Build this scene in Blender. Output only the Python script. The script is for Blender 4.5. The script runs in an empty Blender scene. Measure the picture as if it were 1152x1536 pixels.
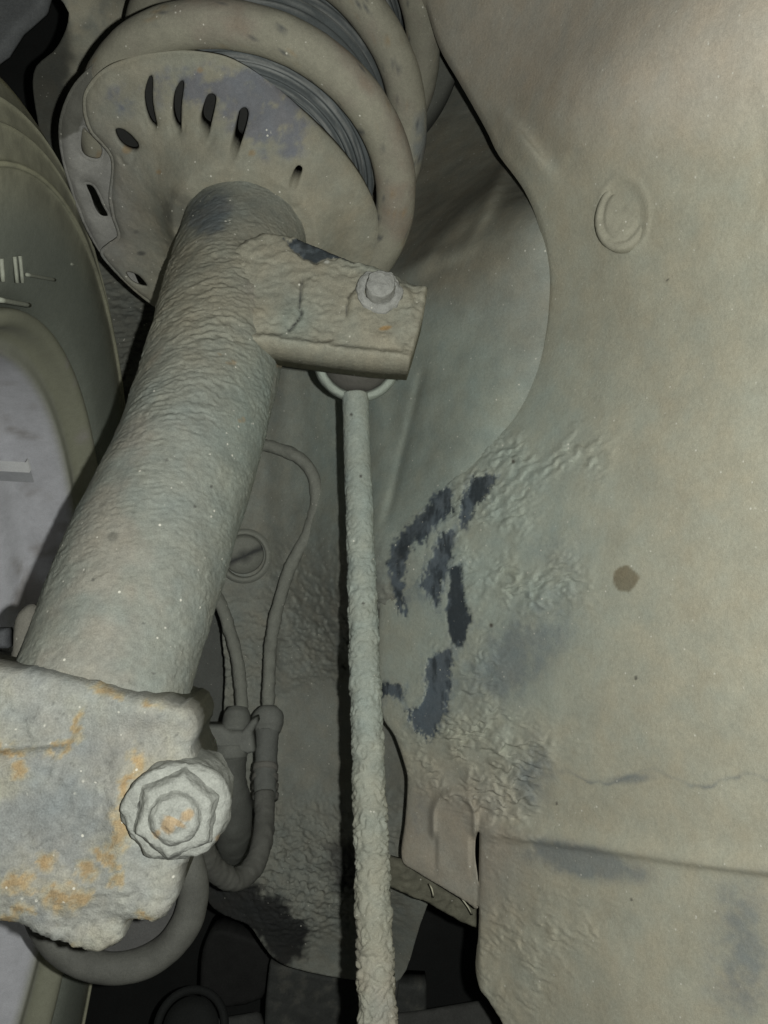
import bpy, math
import numpy as np
from mathutils import Matrix, Vector

# ------------------------------------------------------------------ camera, light, exposure
S = 0.9                       # metres per working unit
FPX = 1330.0                  # focal length in pixels of the 1152 x 1536 photograph
PITCH = math.radians(12)
CAM = np.array([0.0, 0.0, 0.42])
RIGHT = np.array([1.0, 0.0, 0.0])
FWD = np.array([0.0, math.cos(PITCH), math.sin(PITCH)])
UP = np.array([0.0, -math.sin(PITCH), math.cos(PITCH)])
sc = bpy.context.scene
col = sc.collection
cd = bpy.data.cameras.new("camera"); cam = bpy.data.objects.new("camera", cd); col.objects.link(cam)
cam.location = CAM; cam.rotation_euler = (math.pi / 2 + PITCH, 0, 0)
cd.sensor_fit = 'VERTICAL'; cd.sensor_height = 24.0; cd.sensor_width = 18.0
cd.lens = 12.0 * FPX / 768.0
cd.clip_start = 0.01; cd.clip_end = 20.0
sc.camera = cam
wd = bpy.data.worlds.new("World"); sc.world = wd; wd.use_nodes = True
wd.node_tree.nodes["Background"].inputs[0].default_value = (0.75, 0.85, 0.8, 1)
wd.node_tree.nodes["Background"].inputs[1].default_value = 0.012
# the phone's flash, beside the lens
ld = bpy.data.lights.new("flash", 'POINT'); ld.energy = 4.6; ld.color = (0.965, 0.985, 0.945)
ld.shadow_soft_size = 0.0016
fl = bpy.data.objects.new("flash", ld); col.objects.link(fl)
fl.location = CAM + RIGHT * 0.0125 + UP * 0.0005
sc.view_settings.view_transform = 'Standard'; sc.view_settings.look = 'None'
sc.view_settings.gamma = 1.0; sc.view_settings.exposure = 0.0; sc.view_settings.use_curve_mapping = False

# ------------------------------------------------------------------ geometry helpers
def P(px, py, d):
    px = np.asarray(px, float); py = np.asarray(py, float); d = np.asarray(d, float) * S
    x = (px - 576) / FPX * d; y = (768 - py) / FPX * d
    return CAM + x[..., None] * RIGHT + y[..., None] * UP + d[..., None] * FWD
def pix(p):
    q = p - CAM; d = q @ FWD
    return 576 + FPX * (q @ RIGHT) / d, 768 - FPX * (q @ UP) / d
def nrm(v): v = np.asarray(v, float); return v / np.linalg.norm(v)
def cdir(x, y, z): return nrm(x * RIGHT + y * UP + z * FWD)

_rng = np.random.default_rng(7)
_perm = _rng.permutation(512).astype(np.int64)
_grad = _rng.normal(size=(512, 3)); _grad /= np.linalg.norm(_grad, axis=1)[:, None]
def pn(p):
    i = np.floor(p).astype(np.int64); f = p - i
    w = f * f * f * (f * (f * 6 - 15) + 10)
    out = np.zeros(len(p))
    for dx in (0, 1):
        wx = w[:, 0] if dx else 1 - w[:, 0]
        for dy in (0, 1):
            wy = w[:, 1] if dy else 1 - w[:, 1]
            for dz in (0, 1):
                wz = w[:, 2] if dz else 1 - w[:, 2]
                h = _perm[(_perm[(_perm[(i[:, 0] + dx) & 511] + i[:, 1] + dy) & 511] + i[:, 2] + dz) & 511]
                g = _grad[h]
                out += wx * wy * wz * (g[:, 0] * (f[:, 0] - dx) + g[:, 1] * (f[:, 1] - dy) + g[:, 2] * (f[:, 2] - dz))
    return out * 1.6
def fbm(p, freq, octv=3, gain=0.5):
    o = 0; a = 1.0; t = 0
    for k in range(octv):
        o = o + a * pn(p * freq * 2.03 ** k + 17.3 * k); t += a; a *= gain
    return o / t
def sstep(a, b, x):
    t = np.clip((x - a) / (b - a), 0, 1); return t * t * (3 - 2 * t)
def wrinkle(u, v, w, along=0.011, across=0.0036, warp=0.9, ang=0.0):
    """ridged dried-mud wrinkles running along u; 0..1"""
    c, s = math.cos(ang), math.sin(ang)
    u, v = u * c + v * s, -u * s + v * c
    q = np.stack([u, v, w], 1)
    wv = pn(q * 130 + 3.1) * 0.5 + pn(q * 330 + 9.7) * 0.32
    r = np.stack([u / along + 0.6 * wv, v / across + warp * 2.2 * wv, w / across], 1)
    a = 1 - np.abs(pn(r)) * 2.2
    b = 1 - np.abs(pn(r * 1.9 + 5)) * 2.2
    return np.clip(0.65 * a + 0.35 * b, 0, 1)

def smooth_poly(pts, n=6, closed=True):
    p = np.asarray(pts, float); out = []
    m = len(p); rng = range(m if closed else m - 1)
    for i in rng:
        if closed: a, b, c, d = p[(i - 1) % m], p[i], p[(i + 1) % m], p[(i + 2) % m]
        else: a, b, c, d = p[max(i - 1, 0)], p[i], p[i + 1], p[min(i + 2, m - 1)]
        for k in range(n):
            t = k / n
            out.append(0.5 * ((2 * b) + (c - a) * t + (2 * a - 5 * b + 4 * c - d) * t * t + (3 * b - a - 3 * c + d) * t ** 3))
    if not closed: out.append(p[-1])
    return np.array(out)
def sdf(q, poly):
    """signed distance, inside positive, and nearest boundary point"""
    n = len(q); best = np.full(n, 1e18); near = np.zeros((n, 2)); ins = np.zeros(n, bool)
    for i in range(len(poly)):
        a = poly[i]; b = poly[(i + 1) % len(poly)]; e = b - a; L = e @ e
        if L < 1e-18: continue
        t = np.clip(((q - a) @ e) / L, 0, 1); c = a + t[:, None] * e
        d = ((q - c) ** 2).sum(1); m = d < best
        best[m] = d[m]; near[m] = c[m]
        if abs(e[1]) > 1e-15:
            cr = ((a[1] > q[:, 1]) != (b[1] > q[:, 1])) & (q[:, 0] < e[0] * (q[:, 1] - a[1]) / e[1] + a[0])
            ins ^= cr
    return np.where(ins, 1, -1) * np.sqrt(best), near

def mesh_obj(name, V, F, parent=None, mat=None, tint=None, smooth=True):
    V = np.asarray(V, np.float64); F = np.asarray(F, np.int32)
    off = np.array(parent_loc.get(parent.name, (0, 0, 0))) if parent else np.zeros(3)
    if parent is None: off = V.mean(0)
    me = bpy.data.meshes.new(name)
    me.vertices.add(len(V)); me.vertices.foreach_set('co', (V - off).astype(np.float32).ravel())
    k = F.shape[1]
    me.loops.add(F.size); me.loops.foreach_set('vertex_index', F.ravel())
    me.polygons.add(len(F)); me.polygons.foreach_set('loop_start', np.arange(0, F.size, k, dtype=np.int32))
    me.polygons.foreach_set('use_smooth', np.full(len(F), smooth))
    me.update(calc_edges=True); me.validate()
    at = me.color_attributes.new('tint', 'FLOAT_COLOR', 'POINT')
    c = np.ones((len(V), 4), np.float32)
    c[:, :3] = np.clip(tint if tint is not None else (0.3, 0.3, 0.27), 0.004, 0.9)
    at.data.foreach_set('color', c.ravel())
    if mat: me.materials.append(mat)
    o = bpy.data.objects.new(name, me); col.objects.link(o)
    if parent: o.parent = parent; parent_loc[o.name] = off
    else: o.location = off; parent_loc[o.name] = off
    return o
parent_loc = {}
def thing(name, label, cat, loc, group=None):
    o = bpy.data.objects.new(name, None); col.objects.link(o); o.location = loc
    o.empty_display_size = 0.02
    parent_loc[o.name] = np.array(loc, float)
    o['label'] = label; o['category'] = cat
    if group: o['group'] = group
    return o
def tag(o, label, cat): o['label'] = label; o['category'] = cat; return o
def struct(o): o['kind'] = 'structure'; return o

def slab(name, org, U, Vv, polys, cell, front, thick, parent, mat, tint, back=False, edge_tint=None):
    """a plate: outline (and holes) in local uv, dense front with relief, real edges of the given thickness"""
    W = np.cross(U, Vv)
    outer = polys[0]
    lo = outer.min(0) - cell; hi = outer.max(0) + cell
    nu = int((hi[0] - lo[0]) / cell) + 2; nv = int((hi[1] - lo[1]) / cell) + 2
    gu, gv = np.meshgrid(lo[0] + np.arange(nu) * cell, lo[1] + np.arange(nv) * cell, indexing='ij')
    q = np.stack([gu.ravel(), gv.ravel()], 1)
    sd, near = sdf(q, outer)
    for h in polys[1:]:
        s2, n2 = sdf(q, h); m = -s2 < sd
        sd = np.where(m, -s2, sd); near[m] = n2[m]
    idx = np.arange(nu * nv).reshape(nu, nv)
    quads = np.stack([idx[:-1, :-1], idx[1:, :-1], idx[1:, 1:], idx[:-1, 1:]], -1).reshape(-1, 4)
    quads = quads[sd[quads].mean(1) > 0]
    E_ = np.concatenate([quads[:, [0, 1]], quads[:, [1, 2]], quads[:, [2, 3]], quads[:, [3, 0]]])
    key = np.sort(E_, 1); kk = key[:, 0].astype(np.int64) * (nu * nv) + key[:, 1]
    _, inv, cnt = np.unique(kk, return_inverse=True, return_counts=True)
    be = E_[cnt[inv] == 1]
    bv = np.unique(be)
    q[bv] = near[bv]; sd[bv] = 0
    used = np.unique(quads); remap = np.full(nu * nv, -1, np.int64); remap[used] = np.arange(len(used))
    quads = remap[quads]; be = remap[be]; bvr = remap[bv]
    q = q[used]; sd = sd[used]
    base = org + q[:, :1] * U + q[:, 1:] * Vv
    px, py = pix(base)
    z = front(q[:, 0], q[:, 1], sd, px, py, base)
    pos = base + z[:, None] * W
    px, py = pix(pos)
    c = tint(q[:, 0], q[:, 1], sd, px, py, pos) if callable(tint) else np.tile(tint, (len(pos), 1))
    n0 = len(pos)
    verts = [pos]; faces = [quads]; cols = [c]
    if back:
        verts.append(base - thick * W); cols.append(c); faces.append(quads[:, ::-1] + n0)
        faces.append(np.stack([be[:, 1], be[:, 0], be[:, 0] + n0, be[:, 1] + n0], 1))
    else:
        m2 = np.full(n0, -1, np.int64); m2[bvr] = np.arange(len(bvr)) + n0
        verts.append(pos[bvr] - thick * W); cols.append(c[bvr])
        faces.append(np.stack([be[:, 1], be[:, 0], m2[be[:, 0]], m2[be[:, 1]]], 1))
    return mesh_obj(name, np.concatenate(verts), np.concatenate(faces), parent, mat, np.concatenate(cols))

def frame_of(t, ref=None):
    t = nrm(t); ref = UP if ref is None else ref
    a = np.cross(t, ref)
    if np.linalg.norm(a) < 1e-3: a = np.cross(t, RIGHT)
    a = nrm(a); return a, np.cross(a, t)
def tube(name, pts, rad, parent, mat, tint, na=24, step=0.002, disp=None, sub=10, mud=0.0, caps=True, ref=None, straight=False):
    """swept round section through world points"""
    pts = np.asarray(pts, float); rad = np.broadcast_to(np.asarray(rad, float), (len(pts),))
    full = np.concatenate([pts, rad[:, None]], 1)
    path = full if straight else smooth_poly(full, sub, closed=False)
    seg = np.linalg.norm(np.diff(path[:, :3], axis=0), axis=1); L = np.concatenate([[0], np.cumsum(seg)])
    n = max(int(L[-1] / step), 3) + 1
    s = np.linspace(0, L[-1], n)
    path = np.stack([np.interp(s, L, path[:, k]) for k in range(4)], 1)
    tg = np.gradient(path[:, :3], axis=0)
    a, b = frame_of(tg[0], ref)
    A = np.zeros((n, 3)); B = np.zeros((n, 3))
    for i in range(n):
        t = nrm(tg[i]); a = nrm(a - (a @ t) * t); A[i] = a; B[i] = np.cross(t, a)
    th = np.linspace(0, 2 * np.pi, na, endpoint=False)
    dirs = np.cos(th)[None, :, None] * A[:, None] + np.sin(th)[None, :, None] * B[:, None]
    r = np.repeat(path[:, 3:4], na, 1)
    ss = np.repeat(s[:, None], na, 1); tt = np.repeat(th[None], n, 0)
    pos = path[:, None, :3] + dirs * r[..., None]
    if mud: disp = lambda s_, t_, r_, p_: mud * np.clip(fbm(p_, 160, 3, .6) + .1, 0, 1) + mud * .3 * fbm(p_, 500, 2)
    if disp is not None:
        dd = disp(ss.ravel(), tt.ravel(), r.ravel(), pos.reshape(-1, 3)).reshape(n, na)
        pos = path[:, None, :3] + dirs * (r + dd)[..., None]
    V = pos.reshape(-1, 3)
    i = np.arange(n - 1)[:, None]; j = np.arange(na)[None]; j2 = (j + 1) % na
    F = np.stack([i * na + j, i * na + j2, (i + 1) * na + j2, (i + 1) * na + j], -1).reshape(-1, 4)
    if caps:
        c0 = len(V); V = np.concatenate([V, path[:1, :3], path[-1:, :3]])
        jj = np.arange(na); k2 = (jj + 1) % na
        F = np.concatenate([F, np.stack([k2, jj, np.full(na, c0), np.full(na, c0)], 1)[:, [0, 1, 2, 2]] if False else
                            np.stack([np.full(na, c0), k2, jj, jj], 1)[:0]])
        faces_extra = [(c0, k2[m], jj[m]) for m in range(na)] + [(c0 + 1, (n - 1) * na + jj[m], (n - 1) * na + k2[m]) for m in range(na)]
    px, py = pix(V)
    if callable(tint):
        c = tint(V, px, py)
    else: c = np.tile(tint, (len(V), 1))
    if caps:
        # triangles as degenerate-free quads: split the ring fan in pairs
        T = []
        for m in range(0, na - 1, 2):
            T.append((c0, (m + 2) % na, m + 1, m))
            T.append((c0 + 1, (n - 1) * na + m, (n - 1) * na + m + 1, (n - 1) * na + (m + 2) % na))
        F = np.concatenate([F, np.array(T)])
    return mesh_obj(name, V, F, parent, mat, c)
def lathe(name, org, axis, prof, parent, mat, tint, na=64, disp=None, a0=0.0, a1=2 * math.pi, ref=None):
    """profile [(r, h)] turned about axis; h measured along axis"""
    axis = nrm(axis); a, b = frame_of(axis, ref)
    prof = np.asarray(prof, float); n = len(prof)
    closed = abs(a1 - a0 - 2 * math.pi) < 1e-6
    th = np.linspace(a0, a1, na, endpoint=not closed)
    dirs = np.cos(th)[:, None] * a + np.sin(th)[:, None] * b
    r = np.repeat(prof[:, :1], na, 1); h = np.repeat(prof[:, 1:], na, 1); tt = np.repeat(th[None], n, 0)
    if disp is not None:
        base = org + dirs[None] * r[..., None] + axis * h[..., None]
        r, h = disp(r, h, tt, base)
    V = (org + dirs[None] * r[..., None] + axis * h[..., None]).reshape(-1, 3)
    i = np.arange(n - 1)[:, None]; m = na if closed else na - 1
    j = np.arange(m)[None]; j2 = (j + 1) % na
    F = np.stack([i * na + j, i * na + j2, (i + 1) * na + j2, (i + 1) * na + j], -1).reshape(-1, 4)
    px, py = pix(V)
    c = tint(V, px, py) if callable(tint) else np.tile(tint, (len(V), 1))
    return mesh_obj(name, V, F, parent, mat, c)
def rbf(c_uv, c_w):
    n = len(c_uv); d = np.linalg.norm(c_uv[:, None] - c_uv[None], axis=2)
    eps = 0.03
    K = np.sqrt(d * d + eps * eps)
    A = np.zeros((n + 3, n + 3)); A[:n, :n] = K + np.eye(n) * 1e-6; A[:n, n] = 1; A[:n, n + 1:] = c_uv
    A[n, :n] = 1; A[n + 1:, :n] = c_uv.T
    x = np.linalg.solve(A, np.concatenate([c_w, [0, 0, 0]]))
    def ev(q):
        o = np.full(len(q), x[n]) + q @ x[n + 1:]
        for i in range(n):
            o += x[i] * np.sqrt(((q - c_uv[i]) ** 2).sum(1) + eps * eps)
        return o
    return ev
def px_poly(pts, sm=0):
    p = np.asarray(pts, float); return smooth_poly(p, sm) if sm else p
def blob(px, py, cx, cy, rx, ry, ang=0.0):
    c, s = math.cos(ang), math.sin(ang); dx = px - cx; dy = py - cy
    a = (dx * c + dy * s) / rx; b = (-dx * s + dy * c) / ry
    return np.exp(-(a * a + b * b))
def pmask(px, py, pts, soft=3.0, ragged=0.0, pos=None, freq=300, bias=0.0):
    q = np.stack([px, py], 1); pts = np.asarray(pts, float)
    out = np.zeros(len(px))
    m = (px > pts[:, 0].min() - 40) & (px < pts[:, 0].max() + 40) & (py > pts[:, 1].min() - 40) & (py < pts[:, 1].max() + 40)
    if not m.any(): return out
    s, _ = sdf(q[m], pts)
    if ragged: s = s + ragged * fbm(pos[m], freq, 3, 0.6)
    out[m] = sstep(-soft, soft, s + bias); return out
def mix(c, b, m): return c + (np.asarray(b) - c) * np.clip(m, 0, 1)[:, None]
def hue(c, pos, k=0.05):
    a = fbm(pos, 70, 3, .7); b = fbm(pos + 3.3, 55, 3, .7)
    return c * np.stack([1 + k * 1.6 * a, 1 + k * 0.5 * b, 1 - k * 1.4 * a + k * b], 1)
def base_col(n, c): return np.tile(np.asarray(c, float), (n, 1))

# ------------------------------------------------------------------ materials
def material(name, rough=0.85, grain=0.22, bump=0.35, fine=2600.0, coarse=700.0, specks=0.0, metal=0.0, spec=0.3, dist=0.0004):
    m = bpy.data.materials.new(name); m.use_nodes = True; nt = m.node_tree; nd = nt.nodes; lk = nt.links
    b = nd["Principled BSDF"]
    tc = nd.new('ShaderNodeTexCoord'); at = nd.new('ShaderNodeAttribute'); at.attribute_name = 'tint'
    def noise(scale, det=3.0, rg=0.6):
        n = nd.new('ShaderNodeTexNoise'); n.inputs['Scale'].default_value = scale; n.inputs['Detail'].default_value = det
        n.inputs['Roughness'].default_value = rg; lk.new(tc.outputs['Object'], n.inputs['Vector']); return n
    n1 = noise(fine, 3); n2 = noise(coarse, 4); n3 = noise(60, 5)
    def mr(src, a, bb, lo, hi):
        r = nd.new('ShaderNodeMapRange'); r.inputs[1].default_value = a; r.inputs[2].default_value = bb
        r.inputs[3].default_value = lo; r.inputs[4].default_value = hi; lk.new(src, r.inputs[0]); return r.outputs[0]
    def mul(a, c):
        x = nd.new('ShaderNodeMath'); x.operation = 'MULTIPLY'; lk.new(a, x.inputs[0]); lk.new(c, x.inputs[1]); return x.outputs[0]
    g = mul(mul(mr(n1.outputs['Fac'], 0.3, 0.7, 1 - grain, 1 + grain), mr(n2.outputs['Fac'], 0.3, 0.7, 1 - grain * 0.6, 1 + grain * 0.6)),
            mr(n3.outputs['Fac'], 0.3, 0.7, 1 - grain * 0.45, 1 + grain * 0.45))
    vm = nd.new('ShaderNodeVectorMath'); vm.operation = 'SCALE'; lk.new(at.outputs['Color'], vm.inputs[0]); lk.new(g, vm.inputs['Scale'])
    outc = vm.outputs[0]
    if specks:
        vo = nd.new('ShaderNodeTexVoronoi'); vo.inputs['Scale'].default_value = 330; lk.new(tc.outputs['Object'], vo.inputs['Vector'])
        nz = noise(240, 2)
        s1 = mr(vo.outputs['Distance'], 0.10, 0.16, 1.0, 0.0); s2 = mr(nz.outputs['Fac'], 0.555, 0.63, 0.0, specks)
        mx = nd.new('ShaderNodeMix'); mx.data_type = 'RGBA'; lk.new(mul(s1, s2), mx.inputs['Factor'])
        lk.new(outc, mx.inputs['A']); mx.inputs['B'].default_value = (0.62, 0.60, 0.52, 1); outc = mx.outputs['Result']
    lk.new(outc, b.inputs['Base Color'])
    b.inputs['Roughness'].default_value = rough; b.inputs['Metallic'].default_value = metal
    b.inputs['Specular IOR Level'].default_value = spec
    if bump:
        ad = nd.new('ShaderNodeMath'); ad.operation = 'MULTIPLY_ADD'; ad.inputs[1].default_value = 0.45
        lk.new(n1.outputs['Fac'], ad.inputs[0]); lk.new(n2.outputs['Fac'], ad.inputs[2])
        bp = nd.new('ShaderNodeBump'); bp.inputs['Strength'].default_value = bump; bp.inputs['Distance'].default_value = dist
        lk.new(ad.outputs[0], bp.inputs['Height']); lk.new(bp.outputs['Normal'], b.inputs['Normal'])
    return m
M_DUST = material("dusty_underseal", 0.9, 0.13, 0.45, specks=0.85)
M_MUD = material("dried_mud", 0.8, 0.15, 0.6, fine=2200, coarse=620, specks=0.8, dist=0.0005)
M_RUST = material("rusted_casting", 0.85, 0.17, 0.7, fine=1900, coarse=520, specks=0.7, dist=0.0006)
M_RUBBER = material("dusty_rubber", 0.75, 0.14, 0.35, fine=2600, coarse=900)
M_TYRE = material("tyre_rubber", 0.7, 0.14, 0.3, fine=2200, coarse=500)
M_SILVER = material("silver_wheel_paint", 0.5, 0.10, 0.15, fine=1800, coarse=300, metal=0.0, spec=0.4)
M_WHITE = material("zinc_weight", 0.45, 0.08, 0.1, metal=0.1, spec=0.5)
M_DARK = material("dark_plastic", 0.8, 0.2, 0.4)

BEIGE = np.array((0.33, 0.315, 0.245)); TEAL = np.array((0.275, 0.305, 0.262)); GREY = np.array((0.27, 0.275, 0.235))
RUSTC = np.array((0.34, 0.21, 0.08)); FLAKE = np.array((0.035, 0.043, 0.048)); SLATE = np.array((0.105, 0.125, 0.14))
PINK = np.array((0.31, 0.275, 0.225))

# ------------------------------------------------------------------ the body: curved sheets
ORG = P(576, 768, 0.5)
W_ = -FWD
def sheet(name, ctrl, polys, cell, relief, thick, parent, mat, tint, sm=5):
    c = np.asarray(ctrl, float); cw = P(c[:, 0], c[:, 1], c[:, 2]) - ORG
    cuv = np.stack([cw @ RIGHT, cw @ UP], 1); ev = rbf(cuv, cw @ W_)
    def topoly(pts, k):
        p = px_poly(pts, k); d = np.full(len(p), 0.5)
        for _ in range(14):
            w = P(p[:, 0], p[:, 1], d) - ORG; uv = np.stack([w @ RIGHT, w @ UP], 1)
            d = 0.5 * d + 0.5 * (0.5 * S - ev(uv)) / S
        w = P(p[:, 0], p[:, 1], d) - ORG
        return np.stack([w @ RIGHT, w @ UP], 1)
    pl = [topoly(p, sm) for p in polys]
    def front(u, v, sd, px, py, base):
        z = ev(np.stack([u, v], 1)); pos = base + z[:, None] * W_
        px, py = pix(pos)
        return z + relief(u, v, sd, px, py, pos)
    return slab(name, ORG, RIGHT, UP, pl, cell, front, thick, parent, mat, tint)

# far wall of the engine bay behind the openings
def flat(*a): return np.zeros(len(a[0]))
far = slab('engine_bay_wall', P(576, 768, 1.0), RIGHT, UP, [np.array([(-.6, -.75), (.6, -.75), (.6, .75), (-.6, .75)])], 0.02,
           lambda u, v, sd, px, py, b: 0.01 * fbm(b, 12, 3), 0.01, None, M_DARK, np.array((0.035, 0.036, 0.034)))
struct(far)

FL = [([(707, 716), (748, 712), (730, 745), (712, 760), (700, 792), (688, 788), (694, 750)], 6),
      ([(650, 742), (676, 730), (678, 768), (650, 792), (640, 815), (618, 812), (628, 775)], 7),
      ([(625, 772), (636, 785), (614, 830), (604, 870), (608, 925), (594, 912), (582, 850), (588, 818)], 7),
      ([(662, 800), (682, 792), (676, 840), (662, 880), (656, 916), (632, 880), (640, 850)], 7),
      ([(676, 852), (690, 848), (698, 900), (707, 930), (694, 970), (677, 968), (668, 915)], 4),
      ([(642, 988), (679, 970), (678, 1012), (660, 1022), (636, 1024)], 5),
      ([(640, 1018), (678, 1008), (672, 1060), (648, 1112), (618, 1092), (610, 1066), (634, 1060)], 8),
      ([(570, 1022), (606, 1030), (604, 1052), (584, 1042), (570, 1048)], 5)]
def flakes(px, py, pos):
    m = np.zeros(len(px))
    for p, rg in FL: m = np.maximum(m, pmask(px, py, p, 2.6, rg * 1.9, pos * np.array([1, 1, .6]), 420))
    return m
# strut tower wall
A_CTRL = [(60, -40, .54), (150, 60, .55), (100, 500, .60), (250, 250, .66), (400, -50, .72), (560, -50, .72), (640, 60, .69), (690, 190, .60), (640, 300, .57), (750, 330, .460),
          (800, 330, .4365), (826, 430, .4345), (815, 520, .4385), (780, 610, .4432), (700, 700, .4585), (620, 780, .4762), (570, 880, .4915),
          (650, 450, .488), (730, 450, .458), (560, 600, .53), (610, 680, .497), (480, 700, .57), (450, 900, .59), (450, 1150, .60), (520, 1040, .59), (200, 1000, .62),
          (400, 1400, .61), (520, 1420, .61), (585, 1100, .57), (600, 1200, .56), (600, 1300, .555), (300, 900, .6), (850, 1000, .50), (860, 700, .48), (880, 300, .47)]
A_POLY = [(95, -80), (104, 20), (85, 70), (50, 110), (60, 200), (100, 400), (120, 700), (150, 900), (230, 960), (322, 905), (334, 960), (338, 1020), (334, 1090), (330, 1130),
          (318, 1200), (300, 1300), (318, 1360), (372, 1385), (392, 1412), (415, 1440), (455, 1456), (530, 1470), (600, 1470), (640, 1360), (720, 1200), (840, 1000),
          (870, 700), (900, 420), (860, 250), (780, 150), (700, -80)]
def a_relief(u, v, sd, px, py, pos):
    w = np.zeros(len(u))
    w1 = wrinkle(u, v, pos[:, 1] * 0, 0.008, 0.0034, 1.0, -0.5)
    k = 0.9 * blob(px, py, 500, 930, 110, 110) + 1.0 * blob(px, py, 430, 1260, 110, 110) + 0.7 * blob(px, py, 600, 1190, 40, 120) + \
        0.6 * blob(px, py, 350, 1000, 50, 90) + 0.8 * blob(px, py, 480, 1330, 70, 60)
    k = np.clip(k, 0, 1) * (1 - sstep(1015, 1045, py + 0.35 * (px - 470)) * (1 - sstep(1150, 1240, py)) * sstep(400, 430, px) * 0.85)
    w2 = wrinkle(u, v, pos[:, 1] * 0 + 3, 0.016, 0.004, 0.6)
    k2 = blob(px, py, 190, 580, 90, 200)
    z = w1 * 0.0042 * k + w2 * 0.0026 * np.clip(k2 * 1.4, 0, 1)
    z += 0.0016 * fbm(pos, 30, 3) + 0.00012 * fbm(pos, 500, 2)
    # rail edge across the lower part, pressed crease, tower folds
    z += 0.004 * sstep(-14, 14, 1045 - 0.45 * (px - 400) - py) * sstep(395, 430, px) * (1 - sstep(560, 600, px))
    ln = px - (632 - (py - 560) * 0.24)
    z += -0.0022 * np.exp(-(ln / 7.0) ** 2) * sstep(540, 590, py) * (1 - sstep(760, 800, py))
    z += 0.006 * blob(px, py, 690, 330, 16, 90, 0.75) + 0.004 * blob(px, py, 640, 395, 14, 80, 1.2) + 0.005 * blob(px, py, 735, 300, 12, 60, 0.45)
    z += 0.004 * blob(px, py, 420, 1360, 50, 50)
    return z
def a_tint(u, v, sd, px, py, pos):
    n = len(u); c = base_col(n, GREY * 0.98)
    f1 = fbm(pos, 25, 4, 0.6); f2 = fbm(pos, 90, 3, 0.6)
    c = mix(c, TEAL, sstep(0.1, 0.9, blob(px, py, 620, 650, 180, 230) * 1.3))
    c = mix(c, BEIGE * 0.72, sstep(0.15, 0.8, blob(px, py, 680, 310, 110, 140) * 1.3))
    c = mix(c, BEIGE * 1.05, 0.8 * blob(px, py, 730, 320, 14, 50, 0.5))
    c = mix(c, BEIGE * 1.05, 0.5 * blob(px, py, 660, 400, 8, 55, 1.15))
    c = mix(c, GREY * 0.72, np.clip(sstep(-0.05, 0.45, f1 + 0.4 * f2) * 0.75, 0, 1) * sstep(780, 880, py))
    c = mix(c, GREY * 0.6, 0.8 * np.clip(blob(px, py, 540, 900, 50, 90) + blob(px, py, 600, 1180, 40, 110), 0, 1) * sstep(-.4, .4, f2 + .3))
    # oil-dark patches at the bottom
    c = mix(c, (0.035, 0.036, 0.034), pmask(px, py, [(300, 1325), (375, 1322), (420, 1350), (465, 1395), (455, 1440), (420, 1450), (380, 1400), (300, 1420)], 8, 26, pos, 110))
    c = mix(c, (0.07, 0.07, 0.065), 0.8 * pmask(px, py, [(490, 1270), (540, 1260), (540, 1345), (500, 1330)], 10, 14, pos, 110))
    c = mix(c, BEIGE * 1.1, pmask(px, py, [(100, -80), (215, -80), (200, 20), (170, 80), (120, 130), (70, 160), (75, 120), (100, 60)], 8, 24, pos, 60) * sstep(-.5, .3, f2 + 0.2))
    c = mix(c, (0.09, 0.09, 0.075), pmask(px, py, [(40, 60), (95, 30), (110, 110), (60, 260), (40, 200)], 14, 20, pos, 60))  # unlit depth at the upper left corner, painted as a dark patch
    c = mix(c, GREY * 0.50, np.clip(blob(px, py, 190, 580, 110, 190) * 1.2, 0, 1))
    fm = flakes(px, py, pos); sd_ = fbm(pos * np.array([1.6, 1, .5]), 170, 4, .65)
    c = c + (mix(base_col(n, FLAKE), SLATE * .9, sstep(-.32, .22, sd_)) - c) * fm[:, None]
    c *= (1 + 0.16 * f2 + 0.12 * f1)[:, None]
    return hue(c, pos, 0.05)
tower = sheet('strut_tower_wall', A_CTRL, [A_POLY], 0.0009, a_relief, 0.004, None, M_DUST, a_tint)
struct(tower)

# inner wing panel on the right, with the slit beside its lower tab
B_CTRL = [(1250, -60, .28), (1152, 100, .298), (1152, 700, .322), (1152, 1250, .318), (1250, 1600, .300), (950, 100, .346), (950, 700, .374), (950, 1250, .368), (800, 300, .424),
          (828, 430, .431), (750, 150, .446), (690, 60, .47), (630, -40, .487), (780, 610, .443), (700, 700, .459), (620, 780, .477), (570, 900, .492),
          (580, 1050, .488), (620, 1200, .476), (600, 1320, .477), (700, 1200, .450), (690, 1350, .452), (720, 900, .441), (850, 900, .400), (740, 1500, .425), (950, 1500, .360)]
B_POLY = [(612, -80), (640, 0), (660, 60), (690, 112), (730, 182), (752, 225), (790, 277), (812, 330), (826, 400), (824, 470), (810, 540), (780, 610), (740, 660), (700, 700),
          (650, 745), (605, 790), (580, 850), (570, 900), (568, 1000), (573, 1072), (592, 1104), (608, 1150), (612, 1180), (608, 1240), (603, 1290), (625, 1308), (665, 1333), (700, 1354),
          (716.5, 1362), (717, 1320), (713, 1285), (714, 1255), (719, 1244), (720, 1262), (719.5, 1320), (719, 1400), (716, 1470), (735, 1500), (758, 1545), (770, 1640), (1280, 1640), (1280, -80)]
def ridge_y(px): return 1240 + (px - 740) * 0.137 + 4 * np.sin(px / 130.0)
WR = [(740, 800, 80, 110, 0.8), (820, 870, 70, 50, 0.9), (700, 1120, 75, 90, 1.2), (760, 1190, 60, 50, 1.1), (830, 680, 120, 40, 0.8), (700, 960, 45, 80, 0.6), (820, 1120, 60, 30, 0.7),
      (760, 1420, 60, 110, 0.6), (850, 1390, 60, 60, 0.5), (660, 720, 60, 40, .5)]
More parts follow.
